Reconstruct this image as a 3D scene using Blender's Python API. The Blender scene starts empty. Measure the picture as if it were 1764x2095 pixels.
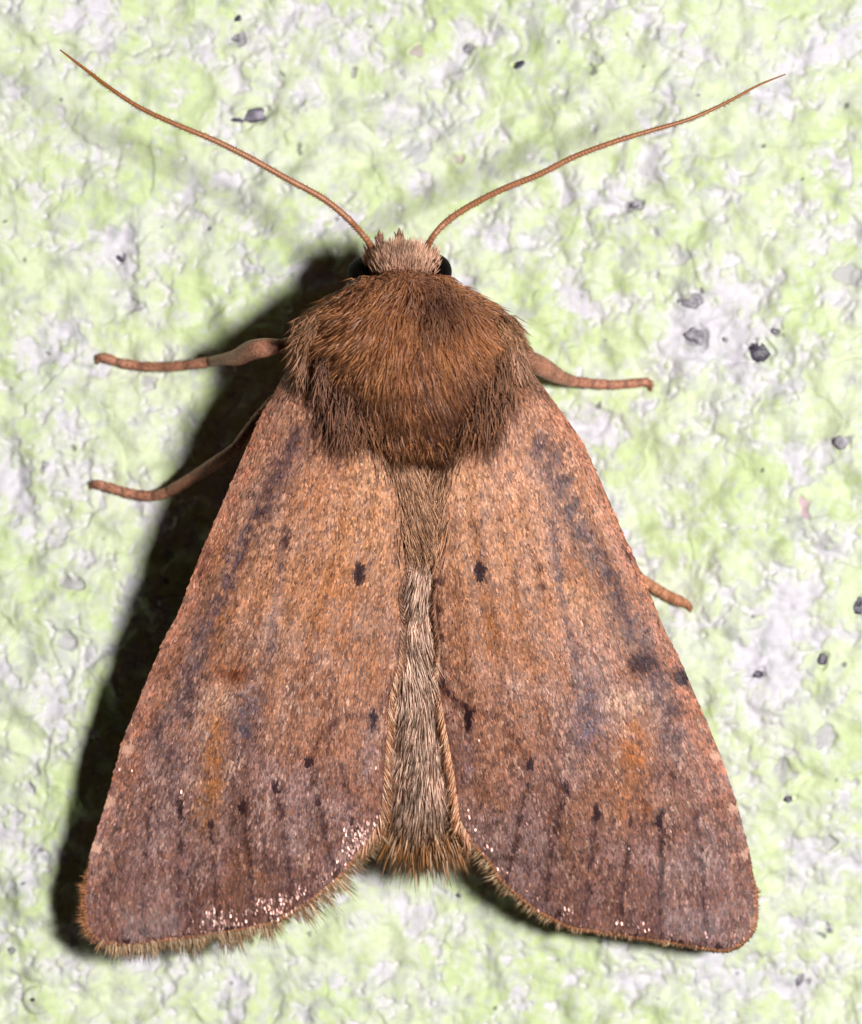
import bpy, math, random
import numpy as np
from mathutils import Vector

# ------------------------------------------------------------------ camera, world, light
# The scene is real size (metres). px,py are positions in the photograph (1764 x 2095);
# a pixel only gives a direction, the height z (mm above the wall) comes from the moth's build.
W, H = 1764.0, 2095.0
D = 140.0                    # camera distance from the wall, mm
K = 22.5 / W                 # mm per pixel on the wall plane

sc = bpy.context.scene
col = sc.collection
cam_d = bpy.data.cameras.new("camera")
cam = bpy.data.objects.new("camera", cam_d)
col.objects.link(cam)
cam.location = (0, -D / 1000, 0)
cam.rotation_euler = (math.radians(90), 0, 0)
cam_d.sensor_fit = 'VERTICAL'
cam_d.sensor_height = 24
cam_d.lens = 24 * D / (H * K)
cam_d.clip_start = 0.01
cam_d.clip_end = 10
cam_d.dof.use_dof = True
cam_d.dof.focus_distance = (D - 4.6) / 1000
cam_d.dof.aperture_fstop = 52
sc.camera = cam

world = bpy.data.worlds.new("World")
sc.world = world
world.use_nodes = True
bg = world.node_tree.nodes["Background"]
bg.inputs[0].default_value = (0.8, 0.9, 1.0, 1)
bg.inputs[1].default_value = 0.006

# the flash gun beside the lens, the only light of this night photograph
fl = bpy.data.lights.new("camera_flash", 'AREA')
fl.shape = 'DISK'
fl.size = 0.021
fl.energy = 0.36
fl.color = (1.0, 0.985, 0.97)
flo = bpy.data.objects.new("camera_flash", fl)
col.objects.link(flo)
flo.location = (0.058, -0.15, 0.006)
flo.rotation_euler = (Vector((0, 0, 0)) - flo.location).to_track_quat('-Z', 'Y').to_euler()

sc.view_settings.view_transform = 'Standard'
sc.view_settings.look = 'None'
sc.view_settings.exposure = 0.0
sc.view_settings.gamma = 1.0

rng = np.random.default_rng(11)

# ------------------------------------------------------------------ helpers
def P(px, py, z):
    """photo pixel + height above the wall (mm) -> world metres"""
    px, py, z = np.broadcast_arrays(np.asarray(px, float), np.asarray(py, float), np.asarray(z, float))
    f = K * (1 - z / D)
    return np.stack([(px - W / 2) * f, -z, (H / 2 - py) * f], -1) / 1000.0

def lin(c):
    c = np.asarray(c, float) / 255.0
    return np.where(c <= 0.04045, c / 12.92, ((c + 0.055) / 1.055) ** 2.4)

def sm(e0, e1, x):
    t = np.clip((x - e0) / (e1 - e0), 0, 1)
    return t * t * (3 - 2 * t)

class Noise:
    """periodic band-limited random field, period L, wavelengths lo..hi, falloff beta"""
    def __init__(s, seed, L, lo, hi, beta=1.0, n=1024):
        r = np.random.default_rng(seed)
        f = np.fft.fftfreq(n) * n / L
        k = np.hypot(f[:, None], f[None, :]) + 1e-9
        amp = k ** (-beta - 0.5) * (k > 1 / hi) * (k < 1 / lo)
        a = np.fft.ifft2(np.fft.fft2(r.standard_normal((n, n))) * amp).real
        s.a = a / a.std(); s.n = n; s.L = L
    def __call__(s, x, y):
        n = s.n
        u = np.asarray(x, float) / s.L * n; v = np.asarray(y, float) / s.L * n
        i = np.floor(u).astype(int); j = np.floor(v).astype(int)
        fu = u - i; fv = v - j
        i0 = i % n; i1 = (i + 1) % n; j0 = j % n; j1 = (j + 1) % n
        a = s.a
        return (a[i0, j0] * (1 - fu) + a[i1, j0] * fu) * (1 - fv) + (a[i0, j1] * (1 - fu) + a[i1, j1] * fu) * fv

def make_mesh(name, verts, faces, mat, parent=None, colors=None, smooth=True, extra=None):
    """faces: list of (n,k) integer arrays"""
    me = bpy.data.meshes.new(name)
    verts = np.ascontiguousarray(verts, dtype=np.float32)
    me.vertices.add(len(verts))
    me.vertices.foreach_set("co", verts.ravel())
    loops = np.concatenate([np.asarray(f).ravel() for f in faces]).astype(np.int32)
    tot = np.concatenate([np.full(len(f), np.asarray(f).shape[1]) for f in faces]).astype(np.int32)
    start = np.concatenate([[0], np.cumsum(tot)[:-1]]).astype(np.int32)
    me.loops.add(len(loops)); me.loops.foreach_set("vertex_index", loops)
    me.polygons.add(len(tot)); me.polygons.foreach_set("loop_start", start)
    me.polygons.foreach_set("use_smooth", np.full(len(tot), smooth))
    if colors is not None:
        at = me.color_attributes.new("Col", 'FLOAT_COLOR', 'POINT')
        c = np.ones((len(verts), 4), np.float32); c[:, :3] = colors
        at.data.foreach_set("color", c.ravel())
    me.update(calc_edges=True)
    me.validate()
    me.materials.append(mat)
    o = bpy.data.objects.new(name, me)
    col.objects.link(o)
    if parent is not None:
        o.parent = parent
    return o

def grid_faces(nr, nc, wrap=False, base=0):
    r = np.arange(nr - 1)[:, None]
    c = np.arange(nc if wrap else nc - 1)[None, :]
    c1 = (c + 1) % nc
    a = r * nc + c; b = r * nc + c1; d = (r + 1) * nc + c; e = (r + 1) * nc + c1
    return np.stack([a, b, e, d], -1).reshape(-1, 4) + base

def material(name, rough=0.6, spec=0.4, sheen=0.0, bump=None, grain=None, color=None, coat=0.0):
    m = bpy.data.materials.new(name); m.use_nodes = True
    nt = m.node_tree; b = nt.nodes["Principled BSDF"]
    b.inputs["Roughness"].default_value = rough
    b.inputs["Specular IOR Level"].default_value = spec
    b.inputs["Coat Weight"].default_value = coat
    if sheen:
        b.inputs["Sheen Weight"].default_value = sheen
        b.inputs["Sheen Roughness"].default_value = 0.4
    tc = nt.nodes.new("ShaderNodeTexCoord")
    if color is None:
        src = nt.nodes.new("ShaderNodeAttribute"); src.attribute_name = "Col"
        out = src.outputs["Color"]
    else:
        src = nt.nodes.new("ShaderNodeRGB"); src.outputs[0].default_value = (*lin(color), 1)
        out = src.outputs[0]
    if grain:
        sc_, amt = grain
        n = nt.nodes.new("ShaderNodeTexNoise"); n.inputs["Scale"].default_value = sc_
        n.inputs["Detail"].default_value = 4
        nt.links.new(tc.outputs["Object"], n.inputs["Vector"])
        mr = nt.nodes.new("ShaderNodeMapRange")
        mr.inputs["From Min"].default_value = 0.25; mr.inputs["From Max"].default_value = 0.75
        mr.inputs["To Min"].default_value = 1 - amt; mr.inputs["To Max"].default_value = 1 + amt
        nt.links.new(n.outputs["Fac"], mr.inputs["Value"])
        mx = nt.nodes.new("ShaderNodeVectorMath"); mx.operation = 'SCALE'
        nt.links.new(out, mx.inputs[0]); nt.links.new(mr.outputs[0], mx.inputs["Scale"])
        out = mx.outputs[0]
    nt.links.new(out, b.inputs["Base Color"])
    if bump:
        sc_, dist, st = bump
        n = nt.nodes.new("ShaderNodeTexNoise"); n.inputs["Scale"].default_value = sc_
        n.inputs["Detail"].default_value = 5
        nt.links.new(tc.outputs["Object"], n.inputs["Vector"])
        bn = nt.nodes.new("ShaderNodeBump"); bn.inputs["Distance"].default_value = dist
        bn.inputs["Strength"].default_value = st
        nt.links.new(n.outputs["Fac"], bn.inputs["Height"])
        nt.links.new(bn.outputs[0], b.inputs["Normal"])
    return m

M_wall = material("painted_plaster", 0.75, 0.35, bump=(9000, 0.00003, 0.6), grain=(6000, 0.07))
M_grain = material("dark_sand_grain", 0.4, 0.5, bump=(9000, 0.00004, 0.8), grain=(7000, 0.35))
M_body = material("moth_skin", 0.7, 0.2, grain=(6000, 0.3))
M_fur = material("moth_fur", 0.5, 0.35)
M_wing = material("wing_membrane", 0.6, 0.25, grain=(14000, 0.25))
M_scale = material("wing_scales", 0.5, 0.28)
M_glint = material("glint_scales", 0.46, 0.7)  # pale metallic stand-in for glints of the flash on the wings
M_glint.node_tree.nodes["Principled BSDF"].inputs["Metallic"].default_value = 0.75
M_fringe = material("wing_fringe", 0.36, 0.55)
M_eye = material("compound_eye", 0.5, 0.02, color=(12, 8, 7), bump=(30000, 0.00001, 0.5))
M_leg = material("leg_scales", 0.5, 0.35, grain=(13000, 0.55), bump=(12000, 0.00003, 0.7))
M_ant = material("antenna_scales", 0.42, 0.45, grain=(16000, 0.25))

# ------------------------------------------------------------------ the wall
n_und = Noise(1, 64, 4.0, 30, 1.6)
n_lump = Noise(2, 32, 0.7, 2.6, 0.9)
n_flake = Noise(3, 32, 0.5, 5.0, 1.5)
n_flake2 = Noise(13, 32, 0.35, 3.0, 1.2)
n_mid = Noise(14, 28, 0.25, 0.9, 1.0)
n_fine = Noise(4, 24, 0.1, 0.6, 0.9)
n_colA = Noise(5, 40, 0.3, 6.0, 1.0)
n_colB = Noise(6, 36, 0.18, 2.5, 0.7)
n_colC = Noise(7, 48, 0.8, 10.0, 1.2)
n_colD = Noise(8, 30, 0.25, 1.2, 0.8)
n_warp = Noise(9, 30, 0.5, 3.0, 1.2)

# hollows with an exposed grain or bare plaster in them: px, py, half width, half height, tilt, kind
HOLES = [(512, 238, 42, 20, -12, 'dark'), (485, 78, 15, 10, 20, 'grey'), (487, 38, 9, 8, 0, 'dark'),
         (858, 102, 13, 11, 0, 'pinkgrey'), (962, 96, 12, 11, 0, 'grey'), (1065, 132, 13, 7, -40, 'dark'),
         (723, 136, 13, 9, -20, 'grey'), (245, 528, 10, 7, 40, 'dark'), (1412, 618, 22, 14, 10, 'grey'),
         (1425, 690, 24, 18, 40, 'grey'), (1557, 722, 20, 24, -35, 'dark'), (1538, 708, 12, 8, 0, 'dark'),
         (1590, 678, 9, 7, 20, 'grey'), (1482, 692, 7, 9, 0, 'grey'), (1645, 1040, 14, 24, -20, 'pink'),
         (1683, 1350, 15, 14, 0, 'dark'), (1551, 1380, 16, 9, -10, 'dark'), (1602, 1580, 22, 24, 10, 'pale'),
         (1612, 1638, 12, 9, 5, 'dark'), (1688, 1502, 22, 18, 0, 'pale'), (1300, 420, 14, 7, -20, 'grey'),
         (938, 1832, 9, 5, 20, 'dark'), (1757, 1240, 12, 22, 10, 'dark'), (1738, 566, 28, 20, 0, 'pale'),
         (1722, 905, 16, 18, 30, 'grey'), (272, 626, 20, 10, 5, 'pale'), (933, 322, 15, 7, 15, 'pinkgrey'),
         (84, 955, 8, 8, 0, 'grey'), (36, 1672, 12, 12, 0, 'pale'), (18, 1942, 9, 7, 0, 'grey'),
         (140, 1310, 22, 16, 30, 'pale'), (150, 1190, 20, 14, 0, 'pale'), (1640, 2010, 13, 8, 0, 'grey'),
         (1700, 1905, 9, 7, 30, 'grey'), (60, 1610, 14, 10, 0, 'pale'), (1755, 1600, 10, 12, 0, 'pale'),
         (68, 2046, 5, 4, 0, 'dark'), (1700, 1720, 20, 12, 10, 'pale'), (1330, 1960, 16, 8, 15, 'pale'),
         (1225, 120, 13, 9, 30, 'pale'), (300, 780, 12, 14, 0, 'pale'), (57, 2040, 0, 0, 0, 'skip')]
# worn places where the green paint is gone: px, py, half width, half height, tilt, strength
WORN = [(1425, 660, 70, 110, 20, 1.5), (1545, 1395, 70, 90, 30, 1.5), (1690, 100, 60, 34, 0, 1.3), (400, 112, 55, 30, 0, 1.3),
        (330, 25, 60, 40, 0, 1.2), (640, 25, 60, 30, 0, 1.2), (1510, 610, 90, 60, -30, 1.1), (1660, 700, 60, 60, 0, 1.0),
        (130, 960, 110, 70, 20, 1.0), (260, 980, 70, 50, 0, 0.6), (1400, 1270, 60, 60, 0, 1.2), (1640, 1800, 60, 90, 20, 1.1),
        (1560, 2010, 120, 40, 0, 0.9), (560, 2060, 90, 50, 0, 1.0), (300, 1960, 60, 30, 0, 0.8), (1480, 470, 80, 60, 0, 0.8),
        (700, 280, 60, 20, 30, 0.6), (1560, 1330, 70, 50, 0, 0.9), (1600, 1250, 60, 60, 0, 0.8), (860, 1890, 60, 40, 0, 0.9),
        (620, 560, 40, 30, 0, 0.7), (90, 400, 60, 40, 0, 0.7), (1060, 60, 50, 30, 0, 0.6), (1720, 1050, 40, 60, 0, 0.8),
        (1280, 640, 60, 30, 20, 0.8), (250, 520, 30, 60, 0, 0.5), (980, 80, 60, 40, 0, 0.7), (1330, 820, 50, 40, 0, 0.8),
        (1450, 900, 60, 50, 10, 0.6), (60, 760, 40, 60, 0, 0.6), (700, 1990, 70, 40, 0, 0.5), (80, 1700, 40, 60, 0, 0.7)]
def el(px, py, e):
    a = math.radians(e[4]); dx = px - e[0]; dy = py - e[1]
    u = (dx * math.cos(a) + dy * math.sin(a)) / e[2]; v = (-dx * math.sin(a) + dy * math.cos(a)) / e[3]
    return u * u + v * v

def wall_fields(px, py):
    """height (mm) and colour of the wall at photo pixels px,py (wall plane)"""
    x = (px - W / 2) * K; y = (H / 2 - py) * K
    wx = x + 0.18 * n_warp(x, y); wy = y + 0.18 * n_warp(x + 11, y + 7)
    worn = 0.5 * n_colA(x, y) + 0.62 * n_colB(x, y) - 0.25
    for e in WORN:
        worn = worn + 1.0 * e[5] * np.exp(-el(px, py, e))
    worn_m = 0.92 * sm(-0.8, 1.7, worn)
    # paint skin with torn edges standing over bare plaster
    fl_ = n_flake(wx, wy); f2 = n_flake2(wx + 3, wy)
    h = 0.20 * n_und(x, y) + 0.07 * n_lump(x, y) + 0.012 * n_mid(x, y) + 0.004 * n_fine(x, y)
    h += 0.055 * sm(-0.16, 0.16, fl_ - 0.15) + 0.022 * sm(-0.3, 0.3, f2 - 0.5) - 0.025 * sm(0.0, 0.5, -f2 - 0.9)
    h += -0.07 * sm(0.2, 0.9, worn) + 0.02 * worn_m * n_colD(x, y)
    # colours
    g1 = lin([210, 219, 182]); g2 = lin([198, 212, 158]); g3 = lin([213, 218, 200])
    wh = lin([215, 209, 219]); gy = lin([182, 185, 182])
    a = sm(-1.2, 1.2, n_colC(x, y) + 0.4 * n_colB(x + 5, y))[..., None]
    b = sm(-0.3, 1.4, n_colB(x + 9, y + 2) + 0.4 * n_colA(x + 9, y))[..., None]
    c = g1 * (1 - a) + g2 * a
    c = c * (1 - 0.7 * b) + g3 * 0.7 * b
    c = c * (1 - worn_m[..., None]) + wh * worn_m[..., None]
    g = (0.55 * sm(0.4, 2.4, n_colD(x, y) + 0.6 * n_colA(x + 4, y + 4)))[..., None]
    c = c * (1 - g) + gy * g
    sp = sm(2.75, 3.3, n_colD(x + 13, y + 5) + 0.25 * n_fine(x, y))[..., None] * 0.8
    c = c * (1 - sp) + lin([95, 98, 96]) * sp
    for e in HOLES:
        if e[5] == 'skip': continue
        q = el(px + 5 * n_mid(x, y), py + 5 * n_mid(x + 7, y + 3), e)
        depth = {'dark': 0.12, 'grey': 0.1, 'pinkgrey': 0.06, 'pink': 0.06, 'pale': 0.09}[e[5]]
        h = h - depth * (1 - sm(0.7, 1.5, q)) + 0.02 * np.exp(-((np.sqrt(q) - 1.5) / 0.25) ** 2)
        if e[5] in ('pale', 'grey'):
            w = (0.8 * (1 - sm(0.6, 1.6, q + 0.35 * n_colD(x, y))))[..., None]
            c = c * (1 - w) + lin([176, 172, 178] if e[5] == 'pale' else [150, 146, 152]) * w
        elif e[5] != 'dark':
            w = (0.8 * (1 - sm(0.6, 1.3, q)))[..., None]
            c = c * (1 - w) + lin([205, 165, 185] if e[5] == 'pink' else [175, 155, 160]) * w
    # a blister of paint low on the wall
    q = el(px, py, (78, 2045, 34, 32, 0)); h = h + 0.2 * np.sqrt(np.clip(1 - q, 0, 1)) * sm(0, 0.3, 1 - q)
    return h, c

def axis(lo, hi, step, far):
    mid = np.arange(lo, hi + step, step)
    out = [mid[-1]]; s = step
    while out[-1] < hi + far:
        s *= 1.06; out.append(out[-1] + s)
    out = np.array(out[1:])
    low = [mid[0]]; s = step
    while low[-1] > lo - far:
        s *= 1.06; low.append(low[-1] - s)
    return np.concatenate([np.array(low[1:])[::-1], mid, out])
ax = axis(-40, W + 40, 3.0, 1500); ay = axis(-40, H + 40, 3.0, 1500)
gx, gy_ = np.meshgrid(ax, ay)
hw, cw = wall_fields(gx, gy_)
hw = hw - hw.mean()
edge = np.ones_like(hw, bool); edge[1:-1, 1:-1] = False
vx = (gx - W / 2) * K / 1000; vz = (H / 2 - gy_) * K / 1000
v = np.stack([vx, -hw / 1000, vz], -1)
nr, nc = gx.shape
F = grid_faces(nr, nc)[:, ::-1]
# a slab: rim and back
ring = np.concatenate([np.arange(nc), np.arange(1, nr) * nc + nc - 1, (nr - 1) * nc + np.arange(nc - 2, -1, -1), np.arange(nr - 2, 0, -1) * nc])
vv = v.reshape(-1, 3); back = vv[ring].copy(); back[:, 1] = 0.006
nv = len(vv); m = len(ring); i = np.arange(m); j = (i + 1) % m
rim = np.stack([ring[i], ring[j], nv + j, nv + i], -1)
cc = np.concatenate([cw.reshape(-1, 3), np.tile(lin([200, 198, 200]), (m, 1))])
wall = make_mesh("wall", np.concatenate([vv, back]), [F, rim, (nv + np.arange(m))[None, :]], M_wall, None, cc)
wall["kind"] = "structure"
wall["label"] = "rough plaster wall with worn pale green paint"

def wall_z(px, py):
    ix = np.clip(np.searchsorted(ax, px), 1, len(ax) - 1); iy = np.clip(np.searchsorted(ay, py), 1, len(ay) - 1)
    return float(hw[iy, ix])

# exposed grains in the hollows
def icos(sub):
    import bmesh
    bm = bmesh.new(); bmesh.ops.create_icosphere(bm, subdivisions=sub, radius=1)
    bm.verts.ensure_lookup_table()
    v = np.array([q.co[:] for q in bm.verts]); f = np.array([[w.index for w in p.verts] for p in bm.faces]); bm.free()
    return v, f
IV, IF = icos(3)
for k, e in enumerate(HOLES):
    if e[5] not in ('dark', 'grey'): continue
    r = np.random.default_rng(100 + k)
    v = IV.copy()
    d = np.zeros(len(v))
    for q in range(9):
        ax_ = r.standard_normal(3); ax_ /= np.linalg.norm(ax_)
        d += 0.10 * np.sin(v @ ax_ * r.uniform(2, 6) + r.uniform(0, 6))
    v = v * (0.92 + d)[:, None]
    v = np.minimum(v, 0.8)
    a = math.radians(e[4])
    sx, sy = e[2] * 0.95, e[3] * 0.95
    px = e[0] + v[:, 0] * sx * math.cos(a) - v[:, 1] * sy * math.sin(a)
    py = e[1] + v[:, 0] * sx * math.sin(a) + v[:, 1] * sy * math.cos(a)
    z0 = wall_z(e[0], e[1])
    pos = P(px, py, z0 + 0.02 + v[:, 2] * 0.06)
    base = lin([66, 58, 74] if e[5] == 'dark' else [128, 122, 130])
    c = np.tile(base, (len(v), 1)) * (1 + 0.5 * np.clip(d[:, None] * 3, -0.8, 1.2))
    if k == 0:  # shine painted pale into the colour of the first grain
        w = np.exp(-((v[:, 0] - 0.55) ** 2 + v[:, 1] ** 2) / 0.12)[:, None]
        c = c * (1 - 0.8 * w) + lin([190, 178, 200]) * 0.8 * w
    make_mesh("sand_grain", pos, [IF], M_grain, wall, c)

# ------------------------------------------------------------------ the moth
moth = bpy.data.objects.new("moth", None)
moth.empty_display_size = 0.004
col.objects.link(moth)
moth.location = P(850, 1000, 0.0)
moth["label"] = "brown furry moth with folded roof-like wings clinging to the wall"
moth["category"] = "moth"
bpy.context.view_layer.update()
MINV = moth.matrix_world.inverted()

def part(name, verts, faces, mat, colors=None, parent=None, smooth=True, kind=None):
    o = make_mesh(name, verts, faces, mat, None, colors, smooth)
    o.parent = parent if parent is not None else moth
    # vertices are in world space: undo the root's offset
    if parent is None:
        o.matrix_parent_inverse = MINV
    if kind: o["kind"] = kind
    return o

# ---- body: one continuous skin, head - thorax - abdomen
BY  = np.array([496, 505, 520, 540, 562, 585, 610, 650, 700, 750, 800, 850, 900, 960, 1050, 1200, 1400, 1550, 1660, 1715, 1735], float)
BXC = np.array([820, 820, 820, 821, 824, 828, 831, 835, 837, 840, 845, 850, 855, 860, 864, 858, 854, 858, 864, 866, 866], float)
BA  = np.array([6, 34, 50, 56, 66, 96, 134, 184, 200, 188, 166, 138, 114, 100, 84, 66, 66, 70, 62, 40, 6], float)
BZC = np.array([3.5, 3.5, 3.5, 3.5, 3.6, 3.7, 3.8, 3.9, 3.95, 3.95, 3.95, 3.95, 3.9, 3.5, 3.3, 3.05, 2.75, 2.45, 2.15, 2.0, 2.0])
BB  = np.array([0.1, 0.7, 1.1, 1.35, 1.5, 1.65, 1.8, 2.05, 2.2, 2.25, 2.2, 2.0, 1.75, 1.55, 1.5, 1.45, 1.3, 1.1, 0.85, 0.5, 0.08])
def bi(arr, y): return np.interp(y, BY, arr)
def body_top(px, py):
    a = bi(BA, py); u = np.clip((px - bi(BXC, py)) / a, -0.995, 0.995)
    return bi(BZC, py) + bi(BB, py) * np.sqrt(1 - u * u)
ys = np.concatenate([np.linspace(496, 520, 8), np.linspace(528, 900, 44), np.linspace(915, 1690, 50), np.linspace(1700, 1735, 8)])
ph = np.linspace(0, 2 * np.pi, 40, endpoint=False)
Yg, PHg = np.meshgrid(ys, ph, indexing='ij')
bp = P(bi(BXC, Yg) + bi(BA, Yg) * np.cos(PHg), Yg, bi(BZC, Yg) + bi(BB, Yg) * np.sin(PHg))
fcol = lin([88, 54, 36]); acol = lin([150, 112, 92]); hcol = lin([150, 108, 86])
tt = sm(880, 980, Yg)[..., None]; th = (1 - sm(545, 570, Yg))[..., None]
bc = (fcol * (1 - tt) + acol * tt) * (1 - th) + hcol * th
nb = len(ys) * 40
body = part("body", bp.reshape(-1, 3), [grid_faces(len(ys), 40, True), np.arange(40)[None, ::-1], (nb - 40 + np.arange(40))[None, :]], M_body, bc.reshape(-1, 3))

# ---- hair builder: tapered three-sided hairs
def hairs(name, root, d0, d1, length, rad, c_root, c_tip, parent, mat, kind="stuff", rr=None):
    """root (N,3) metres; d0 initial and d1 final unit directions; length, rad in mm"""
    N = len(root)
    L = (length / 1000)[:, None]; R = rad / 1000
    d0 = d0 / np.linalg.norm(d0, axis=1, keepdims=True); d1 = d1 / np.linalg.norm(d1, axis=1, keepdims=True)
    p0 = root; p1 = root + d0 * L * 0.5; p2 = p1 + d1 * L * 0.5
    up = rng.standard_normal((N, 3))
    s = np.cross(d0, up); s /= np.linalg.norm(s, axis=1, keepdims=True)
    t = np.cross(d0, s)
    vs = []
    for p, k in ((p0, 1.0), (p1, 0.85)):
        for q in range(3):
            a = q * 2 * math.pi / 3
            vs.append(p + (s * math.cos(a) + t * math.sin(a)) * (R * k)[:, None])
    vs.append(p2)
    V = np.stack(vs, 1).reshape(-1, 3)
    b = (np.arange(N) * 7)[:, None]
    quads = np.concatenate([b + np.array([[q, (q + 1) % 3, 3 + (q + 1) % 3, 3 + q]]) for q in range(3)])
    tris = np.concatenate([b + np.array([[3 + q, 3 + (q + 1) % 3, 6]]) for q in range(3)])
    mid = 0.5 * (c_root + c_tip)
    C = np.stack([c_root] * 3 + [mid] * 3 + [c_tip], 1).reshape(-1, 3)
    return part(name, V, [quads, tris], mat, C, parent, True, kind)

def px_dir(px, py, z, dx, dy, dz):
    """image-space direction (pixels right, pixels down, pixels-equivalent towards the viewer) -> world unit vector"""
    v = np.stack(np.broadcast_arrays(np.asarray(dx, float), -np.asarray(dz, float), -np.asarray(dy, float)), -1)
    return v / np.linalg.norm(v, axis=-1, keepdims=True)

def clump(px, py, n, seed, strength):
    r = np.random.default_rng(seed)
    cx = px[r.integers(0, len(px), n)]; cy = py[r.integers(0, len(px), n)]
    best = np.zeros(len(px), int)
    for s0 in range(0, len(px), 4000):
        q = slice(s0, s0 + 4000)
        best[q] = np.argmin((px[q, None] - cx) ** 2 + (py[q, None] - cy) ** 2, 1)
    return (cx[best] - px) * strength, (cy[best] - py) * strength, best

n_fur = Noise(21, 2000, 25, 400, 1.0)
n_fur2 = Noise(22, 2000, 12, 120, 0.6)

# ---- thorax fur
def thorax_fur(N):
    y = rng.uniform(564, 884, N * 2); u = rng.uniform(-1, 1, N * 2)
    keep = rng.random(N * 2) < bi(BA, y) / 206
    y = y[keep][:N]; u = u[keep][:N]; n = len(y)
    x = bi(BXC, y) + bi(BA, y) * np.sin(u * math.pi / 2 * 0.98)
    z = body_top(x, y) - 0.03
    xo = (x - bi(BXC, y)) / 200.0
    e = 2.0
    nx = -(body_top(x + e, y) - body_top(x - e, y)) / (2 * e * K); ny = -(body_top(x, y + e) - body_top(x, y - e)) / (2 * e * K)
    nx = np.clip(nx, -2.0, 2.0); ny = np.clip(ny, -1.5, 1.5)
    # flow: backwards, converging behind, flaring at the shoulders
    conv = sm(600, 870, y)
    dx = xo * (1.5 * (1 - conv) - 1.6 * conv * np.exp(-(xo / 0.7) ** 2)) + 0.5 * xo * np.abs(xo)
    dy = 0.75 + 0.55 * sm(560, 700, y) - 0.25 * np.abs(xo) * (1 - conv)
    cx, cy, cid = clump(x, y, 900, 5, 1.0)
    dx += cx / 60 + 0.22 * rng.standard_normal(n) + 0.25 * n_fur(x, y); dy += cy / 70 + 0.15 * rng.standard_normal(n)
    lift = 0.30 + 0.10 * rng.standard_normal(n)
    r0 = P(x, y, z)
    d0 = px_dir(x, y, z, dx + nx * lift, dy + ny * lift, 0.45 + 0 * x + lift * 0.6)
    slope = -(nx * dx + ny * dy)
    d1 = px_dir(x, y, z, dx + 0.15 * rng.standard_normal(n), dy, np.clip(slope, -0.9, 0.6) + 0.12)
    ln = (0.7 + 0.45 * rng.random(n)) * (0.75 + 0.45 * sm(600, 760, y)) * (1 - 0.25 * sm(.8, 1, np.abs(xo)))
    # colour
    cA = lin([164, 107, 69]); cB = lin([108, 68, 52]); cC = lin([198, 136, 88]); cP = lin([200, 154, 132])
    m = n_fur(x, y) * 0.5 + n_fur2(x, y) * 0.4 + 0.75 * rng.standard_normal(n) + 0.4 * np.random.default_rng(3).standard_normal(900)[cid]
    c = cA + (cB - cA) * sm(0.1, 1.6, m)[:, None]
    c = c + (cC - c) * sm(0.2, 1.8, -m)[:, None]
    pk = (rng.random(n) < 0.14)[:, None] * 0.7
    c = c * (1 - pk) + cP * pk
    def blob(bx, by, sx, sy): return np.exp(-((x - bx) / sx) ** 2 - ((y - by) / sy) ** 2)
    k = np.clip(0.75 * blob(900, 630, 50, 35) + 0.6 * blob(870, 600, 30, 20) + 0.25 * blob(700, 850, 40, 60) + 0.6 * blob(915, 835, 25, 25) + 0.25 * blob(1000, 850, 40, 50) + 0.45 * blob(665, 790, 22, 60) + 0.4 * blob(870, 690, 12, 50), 0, 0.8)[:, None]
    c = c * (1 - k) + lin([66, 38, 34]) * k
    k = np.clip(0.8 * sm(0.82, 1.05, np.abs(xo)) * sm(600, 660, y), 0, 1)[:, None]
    c = c * (1 - k) + lin([176, 132, 100]) * k * (0.8 + 0.4 * rng.random((n, 1)))
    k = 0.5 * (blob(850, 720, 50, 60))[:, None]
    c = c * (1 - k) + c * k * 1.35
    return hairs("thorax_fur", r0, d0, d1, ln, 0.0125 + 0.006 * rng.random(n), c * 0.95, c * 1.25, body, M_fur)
thorax_fur(27000)

# ---- longer hair tufts lying back over the wing bases and along the midline
def tuft_fur(name, specs, rad=0.018):
    R0 = []; D0 = []; D1 = []; LN = []; C = []
    for (x0, y0, sx, sy, z0, dx, dy, dz, ln, colr, jit, n) in specs:
        x = x0 + sx * np.clip(rng.standard_normal(n), -2.2, 2.2); y = y0 + sy * np.clip(rng.standard_normal(n), -2.2, 2.2)
        z = z0 + 0.12 * np.clip(rng.standard_normal(n), -2, 1.2)
        R0.append(P(x, y, z))
        jx = jit * rng.standard_normal(n); jy = jit * 0.5 * rng.standard_normal(n)
        D0.append(px_dir(x, y, z, dx + jx, dy + jy, dz + 0.25)); D1.append(px_dir(x, y, z, dx + jx * 1.4, dy + jy, dz - 0.1))
        LN.append(ln * (0.6 + 0.6 * rng.random(n)))
        C.append(lin(colr) * (1 + 0.35 * rng.standard_normal((n, 1))).clip(0.35, 1.9))
    R0 = np.concatenate(R0); C = np.concatenate(C)
    return hairs(name, R0, np.concatenate(D0), np.concatenate(D1), np.concatenate(LN), np.full(len(R0), rad) * (0.7 + 0.5 * rng.random(len(R0))), C * 0.8, C * 1.1, body, M_fur)

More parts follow.
